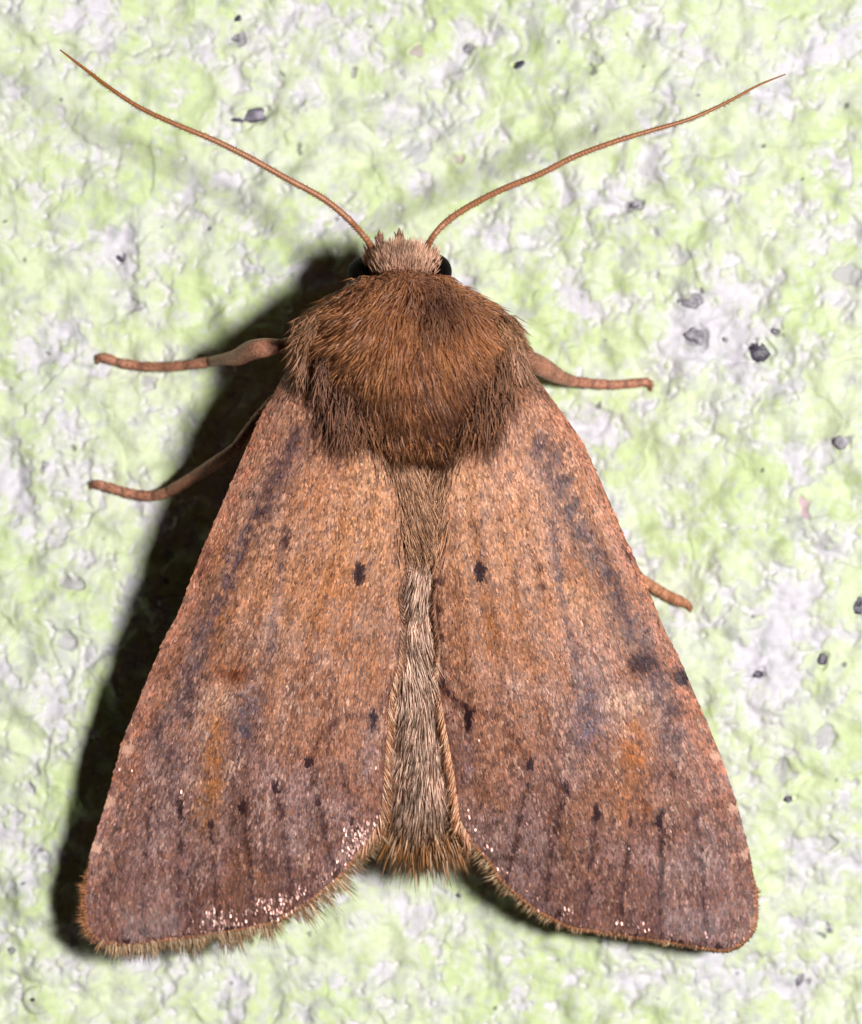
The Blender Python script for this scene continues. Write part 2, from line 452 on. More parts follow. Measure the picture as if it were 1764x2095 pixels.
tuft_fur("rear_tuft", [
    (702, 838, 20, 28, 5.95, -0.04, 1, -0.10, 0.95, (134, 90, 68), 0.2, 240),
    (662, 772, 11, 26, 5.7, -0.08, 1, -0.10, 0.75, (140, 96, 74), 0.2, 200),
    (748, 855, 24, 22, 5.95, 0.12, 1, -0.20, 0.85, (150, 100, 68), 0.25, 180),
    (815, 872, 20, 18, 5.9, 0.35, 1, -0.20, 0.8, (150, 98, 66), 0.25, 180),
    (866, 876, 12, 16, 5.95, -0.1, 1, -0.12, 0.7, (184, 120, 74), 0.35, 240),
    (905, 868, 18, 18, 5.9, -0.45, 1, -0.20, 0.8, (150, 98, 62), 0.25, 180),
    (962, 855, 24, 22, 5.95, -0.05, 1, -0.20, 0.85, (152, 100, 66), 0.25, 180),
    (1000, 832, 20, 28, 5.95, 0.06, 1, -0.10, 0.9, (140, 94, 68), 0.2, 240),
    (1034, 770, 11, 26, 5.7, 0.10, 1, -0.10, 0.75, (156, 108, 80), 0.2, 200),
    (630, 730, 11, 20, 5.2, -0.20, 1, -0.12, 0.85, (168, 122, 94), 0.25, 320),
    (1052, 722, 9, 18, 5.2, 0.20, 1, -0.12, 0.85, (186, 140, 112), 0.25, 500),
    (642, 684, 18, 18, 5.2, -0.55, 0.8, 0.0, 0.45, (166, 118, 84), 0.3, 700),
    (1036, 680, 12, 16, 5.2, 0.55, 0.8, 0.0, 0.45, (170, 124, 90), 0.3, 800),
], 0.014)

# ---- abdomen fur seen between the wings
def abdomen_fur(N):
    y = rng.uniform(960, 1700, N); x = bi(BXC, y) + bi(BA, y) * np.sin(rng.uniform(-1.4, 1.4, N)) * 0.97
    z = body_top(x, y) - 0.02
    dx = -0.10 + 0.12 * rng.standard_normal(N) + 0.15 * n_fur(x, y); dy = np.ones(N)
    dz = 0.02 + 0.06 * rng.standard_normal(N)
    ln = 0.75 + 0.5 * rng.random(N)
    c = lin([238, 200, 176]) * (1 + 0.15 * n_fur2(x, y) + 0.2 * rng.standard_normal(N)).clip(0.35, 1.6)[:, None]
    k = sm(1600, 1700, y)[:, None]; c = c * (1 - k) + lin([178, 132, 92]) * k * (0.6 + 0.8 * rng.random((N, 1)))
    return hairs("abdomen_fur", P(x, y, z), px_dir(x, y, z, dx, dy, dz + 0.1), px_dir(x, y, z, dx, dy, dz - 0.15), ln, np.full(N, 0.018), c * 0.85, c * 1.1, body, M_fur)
abdomen_fur(7000)
# tail tuft
def tail(N):
    x = rng.normal(868, 30, N).clip(800, 935); y = rng.normal(1688, 22, N); z = rng.uniform(1.7, 2.9, N)
    dx = (x - 866) / 150 + 0.10 * rng.standard_normal(N); dz = 0.05 * rng.standard_normal(N) - 0.05
    ln = 0.75 + 0.45 * rng.random(N)
    base = np.where(rng.random((N, 1)) < 0.3, lin([228, 186, 150]), lin([172, 116, 68]))
    c = base * (0.6 + 0.7 * rng.random((N, 1)))
    return hairs("tail_tuft", P(x, y, z), px_dir(x, y, z, dx, 1, dz + 0.2), px_dir(x, y, z, dx, 1, dz - 0.2), ln, np.full(N, 0.020), c * 0.8, c * 1.1, body, M_fringe)
tail(1500)

# ---- head fur, forehead brush
def head_fur(N):
    uu = np.clip(rng.normal(0, 0.55, N), -1.15, 1.15); x = 821 + uu * 58; y = 512 + 8 * uu * uu + rng.random(N) * (52 - 8 * uu * uu)
    z = body_top(x, y) - 0.02
    dx = (x - 821) / 220 + 0.14 * rng.standard_normal(N); dy = -0.75 - 0.0 * x + 0.12 * rng.standard_normal(N)
    ln = 0.24 + 0.30 * rng.random(N)
    c = lin([226, 180, 152]) * (1 + 0.2 * n_fur2(x, y) + 0.26 * rng.standard_normal(N)).clip(0.4, 1.5)[:, None]
    k = sm(545, 575, y)[:, None] * 0.6; c = c * (1 - k) + lin([120, 76, 50]) * k
    return hairs("head_fur", P(x, y, z), px_dir(x, y, z, dx, dy, 0.9), px_dir(x, y, z, dx, dy, 0.35), ln, np.full(N, 0.017), c * 0.8, c * 1.12, body, M_fur)
head_fur(3600)
# collar behind the head
def collar(N):
    u = rng.uniform(-1, 1, N); x = 828 + u * 78; y = 570 + 32 * u * u + rng.normal(0, 8, N)
    z = body_top(x, y) - 0.05
    dx = u * 0.7 + 0.18 * rng.standard_normal(N); dy = 0.10 + 0.5 * np.abs(u) + 0.25 * rng.standard_normal(N)
    c = np.where(rng.random((N, 1)) < 0.3, lin([116, 72, 52]), lin([152, 100, 66])) * (0.7 + 0.6 * rng.random((N, 1)))
    k = (np.exp(-((x - 890) / 40) ** 2) * 0.6)[:, None]; c = c * (1 - k) + lin([74, 42, 36]) * k
    return hairs("collar_fur", P(x, y, z), px_dir(x, y, z, dx, dy - 0.25, 1.0), px_dir(x, y, z, dx, dy + 0.1, 0.35), 0.32 + 0.25 * rng.random(N), np.full(N, 0.018), c * 0.8, c * 1.1, body, M_fur)
collar(2600)

# ---- eyes
def ellipsoid(name, px, py, z, rx, ry, rz, mat, nseg=32):
    th = np.linspace(0, np.pi, 20); ph = np.linspace(0, 2 * np.pi, nseg, endpoint=False)
    T, Q = np.meshgrid(th, ph, indexing='ij')
    v = P(px + rx * np.sin(T) * np.cos(Q), py + ry * np.sin(T) * np.sin(Q), z + rz * np.cos(T))
    return part(name, v.reshape(-1, 3), [grid_faces(20, nseg, True)], mat)
ellipsoid("eye", 748, 562, 3.3, 39, 38, 0.7, M_eye)
ellipsoid("eye", 887, 556, 3.3, 38, 38, 0.7, M_eye)

# ---- tubes (antennae, legs)
def catmull(pts, n):
    pts = np.asarray(pts, float); m = len(pts)
    t = np.concatenate([[0], np.cumsum(np.hypot(np.diff(pts[:, 0]), np.diff(pts[:, 1])) + 1e-6)])
    s = np.linspace(0, t[-1], n)
    tang = np.gradient(pts, t, axis=0)
    i = np.clip(np.searchsorted(t, s, 'right') - 1, 0, m - 2)
    h = (t[i + 1] - t[i])[:, None]; u = ((s - t[i])[:, None]) / h
    h00 = 2 * u**3 - 3 * u**2 + 1; h10 = u**3 - 2 * u**2 + u; h01 = -2 * u**3 + 3 * u**2; h11 = u**3 - u**2
    return h00 * pts[i] + h10 * h * tang[i] + h01 * pts[i + 1] + h11 * h * tang[i + 1]

def tube(name, path, mat, color_fn, parent=None, n=80, seg=12, rib=None, flat=1.0, kind=None):
    """path rows: px, py, z(mm), radius(px)"""
    q = catmull(path, n)
    c = P(q[:, 0], q[:, 1], q[:, 2]); r = q[:, 3] * K / 1000
    if rib is not None: r = r * rib(np.linspace(0, 1, n))
    d = np.gradient(c, axis=0); d /= np.linalg.norm(d, axis=1, keepdims=True)
    up = np.array([0, -1.0, 0]); s = np.cross(d, up); s /= np.linalg.norm(s, axis=1, keepdims=True)
    t = np.cross(s, d)
    a = np.linspace(0, 2 * np.pi, seg, endpoint=False)
    V = c[:, None] + (s[:, None] * np.cos(a)[None, :, None] + t[:, None] * np.sin(a)[None, :, None] * flat) * r[:, None, None]
    C = np.repeat(color_fn(np.linspace(0, 1, n), q)[:, None], seg, 1)
    nn = n * seg
    o = part(name, V.reshape(-1, 3), [grid_faces(n, seg, True), np.arange(seg)[None, ::-1], (nn - seg + np.arange(seg))[None, :]], mat, C.reshape(-1, 3), parent, True, kind)
    return o, c, r, s, t, d

def antenna(pts, zs, flip):
    path = [(x, y, z, r) for (x, y), z, r in zip(pts, zs, np.interp(np.linspace(0, 1, len(pts)), [0, .06, .45, .8, 1], [7.5, 6.6, 5.8, 3.6, 1.3]))]
    nseg = 110; n = nseg * 4 + 1
    rib = lambda u: 1 - 0.09 * (np.abs(((u * nseg) % 1) - 0.0) < 0.2)
    def cf(u, q):
        ring = ((u * nseg) % 1)
        c = lin([160, 106, 74]) * (0.8 + 0.4 * sm(0, 0.5, ring))[:, None]
        k = sm(0.45, 0.9, u)[:, None]
        return c * (1 - k) + lin([150, 92, 44]) * k * (0.75 + 0.4 * sm(0, .5, ring))[:, None]
    o, c, r, s, t, d = tube("antenna", path, M_ant, cf, None, n, 10, rib)
    # cilia
    i = rng.integers(4, int(n * 0.9), 900)
    sg = np.where(rng.random(900) < 0.78, flip, -flip)[:, None]
    dirs = s[i] * sg + d[i] * 0.5 + t[i] * rng.normal(0, 0.5, 900)[:, None]
    root = c[i] + s[i] * sg * (r[i] * 0.7)[:, None]
    cc = np.tile(lin([120, 72, 44]), (900, 1)) * (0.6 + 0.7 * rng.random((900, 1)))
    hairs("cilia", root, dirs, dirs + d[i] * 0.4, 0.05 + 0.05 * rng.random(900), np.full(900, 0.005), cc, cc, o, M_fur)
antenna([(762, 508), (757, 500), (715, 450), (670, 412), (590, 367), (500, 317), (450, 292), (350, 250), (290, 222), (225, 180), (175, 142), (140, 115), (123, 102)],
        [3.9, 4.2, 4.4, 4.5, 4.7, 4.9, 5.0, 5.1, 5.1, 5.1, 5.0, 5.0, 5.0], -1)
antenna([(874, 506), (878, 497), (912, 455), (947, 430), (1022, 390), (1107, 355), (1172, 322), (1257, 290), (1332, 267), (1407, 245), (1482, 212), (1557, 172), (1607, 152)],
        [3.9, 4.2, 4.4, 4.5, 4.8, 5.0, 5.1, 5.2, 5.2, 5.1, 5.0, 5.0, 5.0], 1)

# legs: femur > tibia, tarsus
def leg_color(base):
    def f(u, q):
        m = 0.5 + 0.5 * np.sin(u * 17 + q[:, 0] * 0.02)
        c = lin(base) * (0.8 + 0.35 * m)[:, None]
        return c
    return f
def bristles(o, c, r, s, t, n, colr, ln=0.09):
    i = rng.integers(0, len(c), n); a = rng.uniform(0, 2 * np.pi, n)
    rad = s[i] * np.cos(a)[:, None] + t[i] * np.sin(a)[:, None]
    d = np.gradient(c, axis=0); d /= np.linalg.norm(d, axis=1, keepdims=True)
    cc = np.tile(lin(colr), (n, 1)) * (0.5 + 0.9 * rng.random((n, 1)))
    hairs("bristles", c[i] + rad * r[i][:, None] * 0.9, rad * 0.35 + d[i], rad * 0.2 + d[i], ln * (0.7 + 0.6 * rng.random(n)), np.full(n, 0.013), cc, cc, o, M_fur)
# palps: two pointed tufts in front of the head
def palp(x, y, tx, ty):
    o, c, r, s, t, d = tube("palp", [(x, y + 26, 2.9, 7), (x, y + 10, 3.1, 7), (tx, ty + 14, 3.2, 5), (tx, ty + 5, 3.25, 2), (tx, ty + 2, 3.25, 0.7)], M_leg,
         lambda u, q: np.tile(lin([132, 92, 74]), (len(u), 1)) * (1 + 0.2 * np.sin(u * 30))[:, None], None, 24, 10)
    bristles(o, c[:16], r[:16], s[:16], t[:16], 160, (176, 130, 106), 0.16)
palp(778, 494, 776, 468); palp(822, 492, 817, 464)

def leg(fem, tib, tar, base=(172, 118, 94)):
    """rows: px, py, height above the wall (mm), radius px; the tarsus follows the wall"""
    tz = [(x, y, wall_z(x, y) + z, r) for (x, y, z, r) in tar]
    o, c, r, s, t, d = tube("leg", fem, M_leg, leg_color(base), None, 40, 12)
    bristles(o, c, r, s, t, 260, base)
    o2, c, r, s, t, d = tube("tibia", tib[:-1] + [tz[0]], M_leg, leg_color(base), o, 40, 12)
    i = rng.integers(0, len(c), 500); a = rng.uniform(0, 2 * np.pi, 500)
    nseg = 5
    o3, c3, r3, s3, t3, d3 = tube("tarsus", tz, M_leg, lambda u, q: lin(base) * (0.72 + 0.5 * (np.abs(((u * nseg) % 1) - 0.5) * 2 < 0.72))[:, None], o, 80, 12,
               lambda u: 0.86 + 0.14 * np.sin(((u * nseg) % 1) * np.pi) ** 0.5)
    # scales of tibia and tarsus on the leg
    cc_ = np.concatenate([c, c3]); rr_ = np.concatenate([r, r3]); ss_ = np.concatenate([s, s3]); t_ = np.concatenate([t, t3])
    bristles(o, cc_, rr_, ss_, t_, 800, base)
leg([(640, 700, 3.4, 17), (600, 705, 3.6, 17), (578, 708, 3.7, 15), (566, 707, 3.7, 13)],
    [(576, 708, 3.7, 13), (545, 711, 3.7, 19), (514, 717, 3.3, 20), (485, 731, 2.6, 17), (455, 736, 1.9, 12), (436, 739, 1.45, 11)],
    [(436, 739, 1.4, 11), (390, 746, 0.75, 10.5), (342, 750, 0.4, 10), (274, 747, 0.28, 9.5), (240, 740, 0.25, 9), (210, 731, 0.25, 8), (203, 731, 0.2, 6), (199, 740, 0.06, 3)])
leg([(660, 780, 3.0, 14), (590, 800, 2.8, 14), (535, 850, 2.6, 13), (486, 912, 2.4, 11)],
    [(486, 912, 2.4, 10), (455, 938, 2.1, 13), (428, 956, 1.8, 13), (400, 974, 1.4, 12), (350, 1004, 0.8, 11)],
    [(350, 1004, 0.75, 11.5), (325, 1013, 0.5, 11), (274, 1011, 0.32, 10), (223, 997, 0.28, 9), (200, 991, 0.25, 8), (192, 990, 0.2, 6), (188, 998, 0.06, 3)])
leg([(1020, 700, 3.2, 15), (1055, 712, 3.1, 18), (1075, 728, 2.8, 20), (1085, 738, 2.6, 16)],
    [(1080, 732, 2.6, 16), (1098, 744, 2.2, 20), (1122, 758, 1.7, 19), (1150, 773, 1.1, 14), (1178, 781, 0.7, 10)],
    [(1178, 781, 0.6, 10.5), (1220, 785, 0.4, 10), (1260, 787, 0.3, 9), (1300, 784, 0.27, 9), (1322, 782, 0.25, 8), (1330, 784, 0.2, 6), (1331, 796, 0.06, 3)])
leg([(1000, 800, 3.0, 14), (1100, 900, 2.8, 14), (1180, 1010, 2.5, 13), (1220, 1080, 2.2, 12)],
    [(1220, 1080, 2.2, 11), (1250, 1120, 1.7, 13), (1280, 1155, 1.1, 12), (1312, 1185, 0.6, 11)],
    [(1312, 1185, 0.55, 11), (1340, 1203, 0.4, 11), (1368, 1219, 0.3, 10.5), (1395, 1231, 0.27, 9), (1408, 1237, 0.22, 6), (1412, 1246, 0.06, 3)], (186, 128, 94))
for sgn, cx in ((-1, 850), (1, 870)):   # hind legs folded under the wings
    leg([(cx + sgn * 60, 900, 2.4, 13), (cx + sgn * 120, 960, 2.2, 13), (cx + sgn * 170, 1030, 2.0, 12), (cx + sgn * 190, 1080, 1.8, 11)],
        [(cx + sgn * 190, 1080, 1.8, 10), (cx + sgn * 200, 1150, 1.4, 12), (cx + sgn * 210, 1230, 0.9, 11), (cx + sgn * 215, 1290, 0.5, 10)],
        [(cx + sgn * 215, 1290, 0.5, 10), (cx + sgn * 222, 1340, 0.33, 9), (cx + sgn * 230, 1400, 0.28, 8.5), (cx + sgn * 240, 1450, 0.25, 7), (cx + sgn * 243, 1465, 0.06, 3)])

# ---- forewings
def A(l): return np.array(l, float)
L_CO = A([(612, 735), (589, 751), (566, 795), (548, 825), (532, 853), (494, 940), (456, 1028), (408, 1140), (364, 1257), (343, 1293), (303, 1385), (251, 1517), (219, 1634), (185, 1746), (174, 1826), (173, 1870), (177, 1893), (186, 1911), (198, 1922), (215, 1929), (250, 1932)])
L_IN = A([(700, 735), (800, 850), (850, 930), (866, 1010), (862, 1100), (838, 1160), (820, 1216), (826, 1279), (821, 1353), (802, 1425), (794, 1534), (786, 1653), (774, 1694), (748, 1730), (692, 1798), (628, 1850), (556, 1890), (484, 1903), (379, 1918), (315, 1926), (258, 1932)])
L_TD = A([(700, 735), (850, 930), (862, 1100), (820, 1260), (800, 1430), (786, 1650), (770, 1932)])
R_CO = A([(1060, 735), (1078, 745), (1100, 775), (1132, 819), (1191, 901), (1242, 1014), (1283, 1110), (1314, 1175), (1358, 1285), (1396, 1360), (1435, 1451), (1477, 1551), (1511, 1655), (1535, 1750), (1546, 1825), (1547, 1883), (1541, 1903), (1527, 1921), (1512, 1934), (1494, 1943), (1480, 1945)])
R_IN = A([(1000, 735), (900, 860), (872, 940), (869, 1024), (879, 1127), (890, 1189), (886, 1247), (897, 1325), (891, 1397), (908, 1493), (924, 1584), (937, 1680), (958, 1717), (1004, 1768), (1024, 1802), (1061, 1833), (1091, 1860), (1132, 1883), (1174, 1901), (1236, 1908), (1298, 1918), (1382, 1930), (1444, 1941), (1474, 1945)])
R_TD = A([(1000, 735), (872, 940), (879, 1127), (892, 1300), (905, 1480), (937, 1680), (965, 1945)])
Z_Y = A([735, 900, 1100, 1300, 1500, 1650, 1740, 1800, 1870, 1950])
Z_IN = A([5.5, 5.5, 5.0, 4.55, 4.0, 3.35, 2.85, 2.5, 2.2, 2.0])
Z_CO = A([5.0, 4.7, 4.3, 3.9, 3.3, 2.7, 2.4, 2.25, 2.1, 2.0])
n_crump = Noise(31, 2000, 90, 600, 1.2)

class Wing:
    def __init__(s, co, inn, td, side, dz=0.0, camb=0.42):
        s.co, s.inn, s.td, s.side, s.dz, s.camb = co, inn, td, side, dz, camb
        s.y0 = 735.0; s.y1 = min(co[-1, 1], inn[-1, 1])
    def xc(s, y): return np.interp(y, s.co[:, 1], s.co[:, 0])
    def xi(s, y): return np.interp(y, s.inn[:, 1], s.inn[:, 0])
    def xt(s, y): return np.interp(y, s.td[:, 1], s.td[:, 0])
    def tau(s, x, y): return (x - s.xt(y)) / (s.xc(y) - s.xt(y))
    def inside(s, x, y, m=0.0):
        lo = np.minimum(s.xc(y), s.xi(y)) - m; hi = np.maximum(s.xc(y), s.xi(y)) + m
        return (x > lo) & (x < hi) & (y > s.y0) & (y < s.y1)
    def z(s, x, y):
        t = np.clip(s.tau(x, y), -0.1, 1.1)
        zi = np.interp(y, Z_Y, Z_IN); zc = np.interp(y, Z_Y, Z_CO)
        z = zi + (zc - zi) * t + s.camb * (4 * t * (1 - t)) * (1 - sm(1500, 1930, y) * 0.75)
        z = z + (0.05 + 0.06 * sm(1450, 1800, y)) * n_crump(x, y + s.side * 300)
        # folds along the veins
        z = z + 0.022 * np.sin(t * 46 + 1.3 * s.side) * sm(900, 1100, y)
        # a slight curl down along the tornus and outer edge
        z = z - 0.30 * np.exp(-np.clip((x - s.xi(y)) * -s.side * -1, 0, None) / 45.0 * 1.0) * sm(1640, 1760, y)
        z = z - (0.12 if s.side < 0 else 0.26) * np.exp(-np.abs(x - s.xi(y)) / 28.0) * sm(1080, 1250, y) * (1 - sm(1600, 1700, y))
        z = z - 1.3 * (1 - sm(735, 815, y))
        return z + s.dz
    def flow(s, x, y):
        t = np.clip(s.tau(x, y), 0, 1); e = 12.0
        dx = (s.xt(y + e) - s.xt(y - e)) * (1 - t) + (s.xc(np.minimum(y + e, 1860)) - s.xc(np.minimum(y - e, 1836))) * t
        return dx / (2 * e)

# wing pattern painted as pigment of the scales
def srgb_mix(c, k, colr):
    k = np.clip(k, 0, 1)[:, None]
    return c * (1 - k) + lin(colr) * k
def seg_dist(x, y, pts):
    best = np.full(len(x), 1e9); along = np.zeros(len(x))
    for (ax_, ay_), (bx_, by_) in zip(pts[:-1], pts[1:]):
        dx, dy = bx_ - ax_, by_ - ay_
        u = np.clip(((x - ax_) * dx + (y - ay_) * dy) / (dx * dx + dy * dy), 0, 1)
        d = np.hypot(x - ax_ - u * dx, y - ay_ - u * dy)
        best = np.minimum(best, d)
    return best
n_w1 = Noise(41, 2400, 30, 300, 0.9); n_w2 = Noise(42, 2400, 9, 60, 0.5); n_w3 = Noise(43, 2400, 60, 700, 1.2)
PAT = {
 -1: dict(
  dark=[([(612, 880), (560, 990), (520, 1070), (480, 1150), (430, 1260), (398, 1360), (375, 1440)], 24, 0.75, (86, 64, 66)),
        ([(660, 800), (640, 880)], 12, 0.6, (86, 56, 50)), ([(700, 880), (690, 960)], 10, 0.5, (90, 58, 50)),
        ([(862, 1000), (855, 1110)], 9, 0.6, (90, 62, 58)),
        ([(585, 1080), (568, 1230), (552, 1350)], 9, 0.55, (104, 80, 80)), ([(345, 1440), (320, 1500), (350, 1560)], 16, 0.55, (84, 64, 66)),
        ([(825, 1180), (838, 1250), (826, 1330)], 7, 0.7, (80, 46, 36)), ([(822, 1370), (800, 1425)], 9, 0.8, (60, 36, 34)),
        ([(765, 1460), (712, 1456), (655, 1495), (640, 1540)], 6, 0.75, (92, 52, 40)), ([(430, 1120), (415, 1170)], 8, 0.6, (92, 52, 44)),
        ([(320, 1380), (338, 1370)], 10, 0.6, (70, 42, 38)), ([(735, 1000), (738, 1140)], 4, 0.4, (140, 110, 104))],
  spot=[(738, 1165, 10, 27, .95), (764, 1464, 9, 25, 1), (632, 1553, 9, 12, .95), (563, 1603, 7, 14, .95), (498, 1645, 6, 18, .8), (372, 1643, 6, 17, .85),
        (433, 1678, 8, 10, .8), (475, 1893, 12, 6, .8), (556, 1880, 9, 6, .8), (258, 1918, 9, 7, .6), (815, 1390, 8, 12, .6), (590, 1100, 7, 14, .6), (630, 1148, 4, 9, .5)],
  patch=[(500, 1462, 26, 55, .75, (78, 64, 74)), (525, 1420, 22, 40, .5, (96, 80, 90)), (435, 1425, 55, 34, .75, (190, 154, 136)), (400, 1470, 40, 40, .5, (160, 130, 122)), (560, 1300, 45, 70, .35, (170, 140, 130)),
         (480, 1372, 38, 15, .85, (104, 52, 30)), (455, 1250, 20, 90, .35, (160, 96, 54)), (440, 1530, 26, 110, .75, (166, 106, 66)), (420, 1640, 24, 60, .55, (160, 106, 68)), (345, 1400, 18, 26, .6, (182, 126, 98)),
         (770, 960, 50, 60, .7, (200, 146, 108)), (720, 1060, 70, 90, .45, (184, 126, 84)), (790, 1120, 35, 70, .5, (190, 134, 96)), (680, 1220, 90, 110, .4, (166, 104, 62)), (730, 1330, 60, 60, .35, (170, 104, 62)),
         (560, 900, 24, 40, .5, (190, 130, 102)), (700, 1530, 70, 60, .3, (150, 98, 72)), (760, 1560, 30, 70, .35, (136, 108, 108)), (640, 1000, 60, 70, .35, (168, 104, 66))],
  pale=[(264, 1525, 15, 11), (226, 1634, 14, 10), (199, 1726, 12, 11)],
  vein=[[(505, 1640), (512, 1760), (520, 1890)], [(432, 1680), (440, 1790), (448, 1890)], [(372, 1660), (368, 1770), (362, 1890)], [(568, 1610), (588, 1730), (600, 1850)],
        [(640, 1590), (668, 1700), (690, 1790)], [(700, 1560), (735, 1730)], [(310, 1640), (298, 1780), (290, 1900)]]),
 1: dict(
  dark=[([(1105, 900), (1150, 1010), (1195, 1090), (1245, 1180), (1300, 1290), (1330, 1360), (1370, 1450), (1372, 1510)], 25, 0.75, (84, 62, 64)),
        ([(1010, 850), (1020, 920)], 12, 0.5, (92, 60, 50)), ([(1125, 1060), (1140, 1180), (1155, 1250), (1185, 1380)], 9, 0.6, (94, 72, 74)),
        ([(888, 1180), (894, 1250), (898, 1340)], 7, 0.75, (74, 44, 36)), ([(898, 1385), (920, 1412), (945, 1435)], 9, 0.85, (58, 34, 34)),
        ([(955, 1440), (1000, 1455), (1050, 1500), (1080, 1548)], 6, 0.75, (92, 52, 40)), ([(1270, 1100), (1285, 1140)], 7, 0.6, (84, 48, 42)),
        ([(985, 1010), (986, 1140)], 4, 0.45, (150, 120, 116)), ([(1230, 1530), (1220, 1600)], 5, .4, (84, 56, 50)), ([(1330, 1590), (1370, 1560), (1380, 1600)], 9, 0.45, (80, 50, 44))],
  spot=[(982, 1160, 9, 24, .95), (958, 1465, 9, 24, 1), (1082, 1556, 10, 11, .95), (1157, 1602, 7, 14, .8), (1218, 1657, 6, 18, .95), (1348, 1668, 7, 20, .9), (1150, 1640, 5, 8, .5),
        (1384, 1918, 16, 5, .9), (1467, 1926, 8, 7, .8), (1296, 1906, 12, 5, .6), (1142, 1868, 9, 7, .7), (1392, 1378, 16, 16, .95), (1310, 1350, 28, 20, .65), (1104, 1190, 7, 10, .5), (900, 1180, 10, 10, .5)],
  patch=[(1205, 1450, 30, 60, .75, (80, 64, 74)), (1195, 1500, 20, 30, .5, (104, 88, 98)), (1285, 1430, 60, 32, .75, (190, 152, 130)), (1330, 1480, 50, 30, .5, (168, 132, 118)), (1175, 1215, 34, 36, .6, (186, 140, 112)),
         (1305, 1350, 34, 28, .65, (104, 54, 32)), (1295, 1545, 34, 75, .8, (164, 98, 56)), (1320, 1636, 18, 22, .75, (104, 54, 30)), (1400, 1440, 22, 28, .55, (172, 116, 92)),
         (940, 980, 50, 60, .65, (198, 144, 108)), (960, 1090, 60, 70, .45, (186, 128, 88)), (1060, 1060, 50, 60, .35, (176, 116, 76)), (1030, 1250, 90, 110, .45, (160, 98, 56)), (960, 1230, 40, 60, .4, (180, 118, 80)),
         (1180, 1130, 40, 40, .45, (130, 72, 40)), (1130, 860, 22, 40, .5, (184, 124, 96)), (1010, 1500, 60, 60, .3, (150, 98, 72)), (950, 1560, 24, 70, .45, (136, 108, 112)), (1010, 1620, 60, 40, .35, (150, 96, 66)),
         (1270, 1640, 30, 60, .4, (150, 92, 56)), (1380, 1370, 16, 16, .5, (50, 26, 22))],
  pale=[(1463, 1538, 14, 10), (1498, 1646, 12, 9), (1523, 1738, 11, 9)],
  vein=[[(1150, 1610), (1132, 1708), (1116, 1833)], [(1218, 1640), (1210, 1760), (1190, 1890)], [(1290, 1660), (1277, 1791), (1267, 1896)], [(1350, 1650), (1353, 1750), (1350, 1900)],
        [(1085, 1560), (1060, 1680), (1040, 1790)], [(1420, 1650), (1440, 1780), (1445, 1920)]]),
}
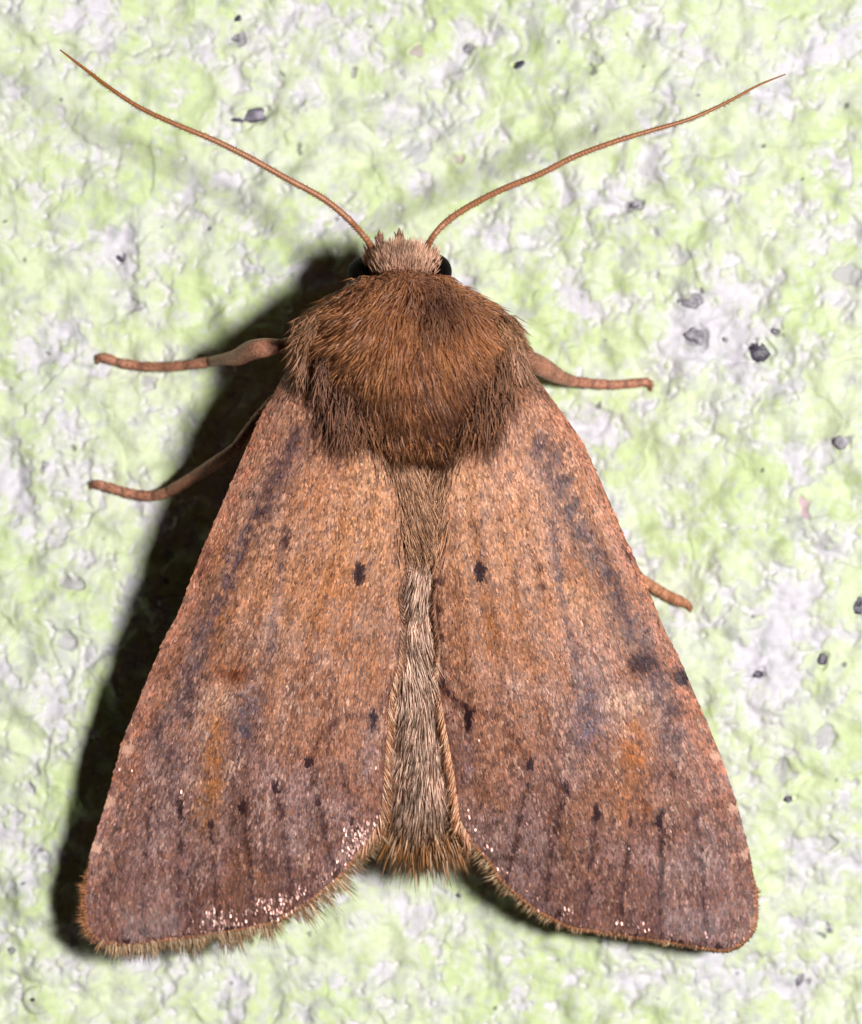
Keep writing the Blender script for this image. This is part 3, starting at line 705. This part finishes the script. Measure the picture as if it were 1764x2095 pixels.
def wing_color(wg, x, y, scale_jit):
    n = len(x); s = wg.side; p = PAT[s]
    def srgb_mix(c, k, colr):
        k = np.clip(k, 0, 1)[:, None]
        return c * (1 - k) + np.asarray(colr, float) * k
    t = np.clip(wg.tau(x, y), 0, 1)
    # streaky coordinates follow the wing
    qx = t * 520; qy = y * 0.35
    stops = A([735, 950, 1150, 1350, 1500, 1650, 1780, 1950])
    cols = np.array([k for k in [(180, 127, 101), (190, 135, 105), (182, 126, 92), (164, 112, 87), (150, 106, 91), (140, 99, 88), (128, 91, 83), (118, 84, 78)]], float)
    c = np.stack([np.interp(y, stops, cols[:, q]) for q in range(3)], 1)
    st = n_w1(qx * 1.1 + s * 700, qy)
    c = c * (1 + 0.06 * st)[:, None]
    m = n_w3(x, y + 900 * s)
    c = srgb_mix(c, 0.35 * sm(0.2, 1.4, m), (160, 102, 64))
    c = srgb_mix(c, (0.25 + 0.4 * sm(1300, 1650, y)) * sm(-0.4, 1.2, -m + 0.5 * st), (144, 116, 114))
    mot = n_w2(qx * 2.2 + 300 * s, y * 0.75); mot2 = n_w1(qx * 2.6 + 90, y * 0.9 + 500 * s)
    amp = 1.0 + 0.75 * sm(1150, 1450, y)
    c = srgb_mix(c, amp * 0.42 * sm(0.3, 1.8, mot + 0.6 * mot2), (98, 68, 62))
    c = srgb_mix(c, amp * 0.38 * sm(0.4, 1.9, -mot + 0.5 * mot2), (186, 148, 130))
    # costal strip, pinkish and mottled
    k = sm(0.86, 0.95, t) * (0.55 + 0.3 * n_w2(x, y)) * (1 - sm(1500, 1750, y) * .6)
    c = srgb_mix(c, k, (172, 112, 88))
    for (bx, by, sx, sy, a, cl) in p['patch']:
        d = ((x - bx) / sx) ** 2 + ((y - by) / sy) ** 2
        c = srgb_mix(c, 1.2 * a * np.exp(-d) * (1 + 0.45 * n_w2(qx, y) + 0.25 * st), cl)
    for (pts, w, a, cl) in p['dark']:
        d = seg_dist(x + 2.5 * n_w2(x, y), y, pts)
        c = srgb_mix(c, 1.1 * a * np.exp(-(d / w) ** 2) * (0.9 + 0.35 * n_w2(y, x)), cl)
    for pts in p['vein']:
        d = seg_dist(x + 1.5 * n_w2(x, y), y, pts)
        c = srgb_mix(c, 0.95 * np.exp(-(d / 5.5) ** 2) * (0.8 + 0.5 * n_w2(y, x)), (66, 44, 44))
    # smoky outer edge
    c = srgb_mix(c, 0.35 * sm(1740, 1900, y + 0.0 * x) * (0.8 + 0.4 * n_w2(x, y)), (84, 56, 58))
    # single dark, pale and russet scales
    r = scale_jit
    c = c * (1 + 0.12 * r[:, 0] + 0.05 * n_w2(x, y) * (np.abs(r[:, 0]) > 0))[:, None]
    dk = (r[:, 1] + 0.55 * n_w2(y, x) > 1.15 - 0.3 * sm(1400, 1800, y)) * 0.55
    c = srgb_mix(c, dk, (76, 50, 46))
    pl = (r[:, 2] > 1.6) * 0.3
    c = srgb_mix(c, pl, (196, 156, 140))
    ru = (r[:, 2] < -1.3) * 0.45
    c = srgb_mix(c, ru, (150, 84, 44))
    for (bx, by, sx, sy, a) in p['spot']:
        d = ((x - bx + 2.5 * n_w2(x, y)) / sx) ** 2 + ((y - by) / sy) ** 2
        c = srgb_mix(c, a * (1 - sm(0.5, 1.5, d)), (44, 24, 28))
    for (bx, by, sx, sy) in p['pale']:
        d = ((x - bx) / sx) ** 2 + ((y - by) / sy) ** 2
        c = srgb_mix(c, 0.9 * (1 - sm(0.6, 1.4, d)), (208, 160, 136))
    return lin((c * np.array([1.05, 1.06, 1.07])).clip(8, 240))

def build_wing(wg, name, colored=True, flat_col=None):
    ys = np.concatenate([np.linspace(wg.y0, 1640, 70), np.linspace(1650, 1860, 50), np.linspace(1863, wg.y1, 40)])
    u = np.linspace(0, 1, 60)
    Y, U = np.meshgrid(ys, u, indexing='ij')
    X = wg.xi(Y) + (wg.xc(Y) - wg.xi(Y)) * U
    Z = wg.z(X, Y)
    top = P(X, Y, Z).reshape(-1, 3); bot = P(X, Y, Z - 0.05).reshape(-1, 3)
    nr, nc = X.shape; n = nr * nc
    if colored:
        c = wing_color(wg, X.ravel(), Y.ravel(), np.zeros((n, 3))) * 0.8
    else:
        c = np.tile(lin(flat_col), (n, 1)) * (1 + 0.1 * n_w1(X, Y)).reshape(-1, 1)
    g = grid_faces(nr, nc)
    ring = np.concatenate([np.arange(nc), np.arange(1, nr) * nc + nc - 1, (nr - 1) * nc + np.arange(nc - 2, -1, -1), np.arange(nr - 2, 0, -1) * nc])
    i = np.arange(len(ring)); j = (i + 1) % len(ring)
    rim = np.stack([ring[i], ring[j], ring[j] + n, ring[i] + n], -1)
    return part(name, np.concatenate([top, bot]), [g, g[:, ::-1] + n, rim], M_wing, np.concatenate([c, c]))

def wing_scales(wg, parent, N):
    lo = min(wg.co[:, 0].min(), wg.inn[:, 0].min()); hi = max(wg.co[:, 0].max(), wg.inn[:, 0].max())
    x = rng.uniform(lo, hi, N * 3); y = rng.uniform(wg.y0 + 10, wg.y1, N * 3)
    k = wg.inside(x, y, -1.0); x = x[k][:N]; y = y[k][:N]
    n = len(x)
    z = wg.z(x, y); p = P(x, y, z)
    f = wg.flow(x, y) + 0.14 * rng.standard_normal(n)
    e = 3.0
    tx = P(x + f * e, y + e, wg.z(x + f * e, y + e)) - P(x - f * e, y - e, wg.z(x - f * e, y - e))
    tx /= np.linalg.norm(tx, axis=1, keepdims=True)
    sx = P(x + e, y, wg.z(x + e, y)) - P(x - e, y, wg.z(x - e, y)); sx /= np.linalg.norm(sx, axis=1, keepdims=True)
    nn = np.cross(tx, sx); nn /= np.linalg.norm(nn, axis=1, keepdims=True)
    nn *= np.where(nn[:, 1:2] > 0, -1, 1)
    ss = np.cross(nn, tx)
    # pale scales added as flash glints: thick along the left wing's rear edge, few elsewhere
    om = wg.inn[wg.inn[:, 1] > 1690]; om = om[np.argsort(om[:, 0])]
    dm = np.abs(y - np.interp(x, om[:, 0], om[:, 1]))
    if wg.side < 0:
        pr = 0.65 * np.exp(-((dm - 28) / 20) ** 2) * (x > 380) * (y > 1600) * (0.15 + 0.85 * sm(-0.2, 0.9, n_w1(x * 2.5, y * 2.5))) + 0.6 * np.exp(-((x - 738) / 24) ** 2 - ((y - 1712) / 22) ** 2)
    else:
        pr = 0.05 * np.exp(-((dm - 24) / 20) ** 2) * (y > 1600)
    pr = pr + 0.0012 * sm(1200, 1700, y)
    gl = rng.random(n) < pr
    roll = 0.13 * rng.standard_normal((n, 1))
    ss = ss + nn * roll
    # these added scales are tilted right, towards the flash, to catch its glint
    hv = np.tile(np.array([[0.22, -1.0, 0.04]]), (n, 1))
    hv = hv + 0.22 * rng.standard_normal((n, 3)); hv /= np.linalg.norm(hv, axis=1, keepdims=True)
    tg = tx - hv * (tx * hv).sum(1, keepdims=True); tg /= np.linalg.norm(tg, axis=1, keepdims=True)
    G = gl[:, None]
    tx = np.where(G, tg, tx); nn = np.where(G, hv, nn); ss = np.where(G, np.cross(hv, tg), ss)
    L = (0.13 + 0.09 * rng.random((n, 1))) / 1000 * np.where(gl[:, None], 0.55, 1.0); w = (0.017 + 0.011 * rng.random((n, 1))) / 1000
    hgt = np.where(gl[:, None], 0.0, 1.0) * (0.008 + 0.014 * rng.random((n, 1)) ** 1.5) / 1000
    b0 = p + nn * np.where(gl[:, None], 0.000022, 0.000004)
    v0 = b0 - ss * w * .6; v1 = b0 + ss * w * .6
    m0 = b0 + tx * L * .7 - ss * w + nn * hgt * .8; m1 = b0 + tx * L * .7 + ss * w + nn * hgt * .8
    tp = b0 + tx * L + nn * hgt * 0.8
    V = np.stack([v0, v1, m1, m0, tp], 1).reshape(-1, 3)
    b = (np.arange(n) * 5)[:, None]
    c = wing_color(wg, x, y, rng.standard_normal((n, 3)))
    C = np.repeat(c, 5, 0)
    F1 = b + np.array([[0, 1, 2, 3]]); F2 = b + np.array([[3, 2, 4]])
    Cg = np.repeat(lin([178, 138, 128]) * (0.6 + 0.6 * rng.random((n, 1))), 5, 0)
    if gl.any():
        idx = np.flatnonzero(gl); bb = (np.arange(len(idx)) * 5)[:, None]
        sel = (idx[:, None] * 5 + np.arange(5)).ravel()
        part("glint_scales", V[sel], [bb + np.array([[0, 1, 2, 3]]), bb + np.array([[3, 2, 4]])], M_glint, Cg[sel], parent, False, "stuff")
    return part("wing_scales", V, [F1[~gl], F2[~gl]], M_scale, C, parent, False, "stuff")

def edge_pts(poly, n):
    t = np.concatenate([[0], np.cumsum(np.hypot(*np.diff(poly, axis=0).T))])
    s = np.sort(rng.uniform(0, t[-1], n))
    x = np.interp(s, t, poly[:, 0]); y = np.interp(s, t, poly[:, 1])
    i = np.clip(np.searchsorted(t, s) - 1, 0, len(poly) - 2)
    d = np.diff(poly, axis=0)[i]; d = d / np.linalg.norm(d, axis=1, keepdims=True)
    return x, y, d, s / t[-1]

def fringe(wg, parent, name, poly, n, ln_fn, col_fn, out, rad=0.016, back=0.0, layers=1.0, dzn=-0.05):
    x, y, d, s = edge_pts(poly, n)
    nx, ny = d[:, 1] * out, -d[:, 0] * out
    x = x - nx * 5; y = y - ny * 5
    z = wg.z(x, y) - 0.02 + rng.uniform(-0.03, 0.03, n) * layers
    jx = (0.13 + 0.25 * (back > 0)) * rng.standard_normal(n)
    dx = nx + d[:, 0] * (back + jx); dy = ny + d[:, 1] * (back + jx)
    dz = dzn + 0.10 * rng.standard_normal(n)
    c = col_fn(s, n)
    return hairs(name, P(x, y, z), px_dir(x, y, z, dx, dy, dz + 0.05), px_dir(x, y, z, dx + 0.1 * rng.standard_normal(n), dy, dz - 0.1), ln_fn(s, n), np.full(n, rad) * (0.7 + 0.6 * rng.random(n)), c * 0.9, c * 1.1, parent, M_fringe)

def sub(poly, y0, y1=None, a=None, b=None):
    return poly[a:b]

n_fr = Noise(51, 10, 0.05, 1.0, 0.7)
WL = Wing(L_CO, L_IN, L_TD, -1)
WR = Wing(R_CO, R_IN, R_TD, 1)
for wg, nm in ((WL, "forewing"), (WR, "forewing")):
    o = build_wing(wg, nm)
    wing_scales(wg, o, 48000)
    inn, co = wg.inn, wg.co
    it = int(np.argmin(np.abs(inn[:, 1] - 1690)))
    outer = np.concatenate([inn[it:], co[::-1][:8]])
    sd = wg.side
    def ocol(s, n, sd=sd):
        a = np.where(rng.random((n, 1)) < 0.25, lin([232, 196, 156]), lin([168, 134, 98]))
        k = sm(0.72, 0.86, s)[:, None]
        return (a * (1 - k) + lin([188, 128, 86]) * k) * (0.55 + 0.75 * rng.random((n, 1)))
    def olen(s, n, sd=sd):
        base = np.interp(s, [0, .1, .45, .75, .88, 1], [.62, .70, .64, .50, .40, .10] if sd < 0 else [.60, .50, .24, .18, .24, .06])
        return base * (0.55 + 0.5 * rng.random(n)) * (1 + 0.22 * n_fr(s * 9, s * 0 + sd))
    fringe(wg, o, "fringe", outer, 1500 if sd < 0 else 800, olen, ocol, -1 if sd > 0 else 1, 0.013)
    # thin russet line along the edge itself
    def ecol(s, n): return lin([176, 116, 78]) * (0.6 + 0.7 * rng.random((n, 1)))
    fringe(wg, o, "edge_scales", outer, 2200, lambda s, n: (0.11 + 0.05 * rng.random(n)) * (0.25 + 0.75 * (1 - sm(0.9, 1, s))), ecol, -1 if sd > 0 else 1, 0.02)
    # coppery hair along the inner margin
    i0 = int(np.argmin(np.abs(inn[:, 1] - 1160)))
    inner = inn[i0:it + 2]
    def icol(s, n):
        a = np.where(rng.random((n, 1)) < 0.5, lin([246, 200, 164]), lin([196, 132, 92]))
        k = (1 - sm(0.15, 0.5, s))[:, None]
        return (a * (1 - k) + lin([160, 112, 86]) * k) * (0.75 + 0.7 * rng.random((n, 1)))
    fringe(wg, o, "inner_fringe", inner, 1300, lambda s, n: (0.22 + 0.34 * s) * (0.5 + 0.8 * rng.random(n)), icol, -1 if sd > 0 else 1, 0.012, 1.7, 2.5, 0.02)
    # pale hairs at the wing base beside the midline
    poly = A([(790, 905), (845, 960), (858, 1030), (850, 1110)] if sd < 0 else [(925, 905), (882, 960), (876, 1030), (884, 1120)])
    def bcol(s, n): return np.where(rng.random((n, 1)) < 0.3, lin([170, 126, 100]), lin([226, 176, 138])) * (0.75 + 0.5 * rng.random((n, 1)))
    n = 650; x, y, d, s = edge_pts(poly, n)
    x = x + rng.normal(0, 14, n) + (-8 if sd < 0 else 8); y = y + rng.normal(0, 12, n)
    z = wg.z(x, y); dx = (0.28 if sd < 0 else -0.28) + 0.14 * rng.standard_normal(n)
    c = bcol(s, n)
    hairs("base_hair", P(x, y, z), px_dir(x, y, z, dx, 1, 0.10), px_dir(x, y, z, dx, 1, -0.06), 0.5 + 0.4 * rng.random(n), np.full(n, 0.012), c * 0.85, c * 1.1, o, M_fur)

# ---- hind wings, folded under the forewings
def shrink(co, inn, td, side):
    c2 = co.copy(); i2 = inn.copy(); t2 = td.copy()
    c2[:, 0] -= side * 120; c2[:, 1] = 735 + (c2[:, 1] - 735) * 0.86
    i2[:, 1] = 735 + (i2[:, 1] - 735) * 0.965; i2[:, 0] += side * 6
    m = i2[:, 1] <= c2[-1, 1]
    i2 = np.concatenate([i2[m], c2[-1:] - A([[side * 4, 0]])])
    return Wing(c2, i2, t2, side, -0.75, 0.3)
for wg in (WL, WR):
    hw_ = shrink(wg.co, wg.inn, wg.td, wg.side)
    build_wing(hw_, "hindwing", False, (132, 108, 96))
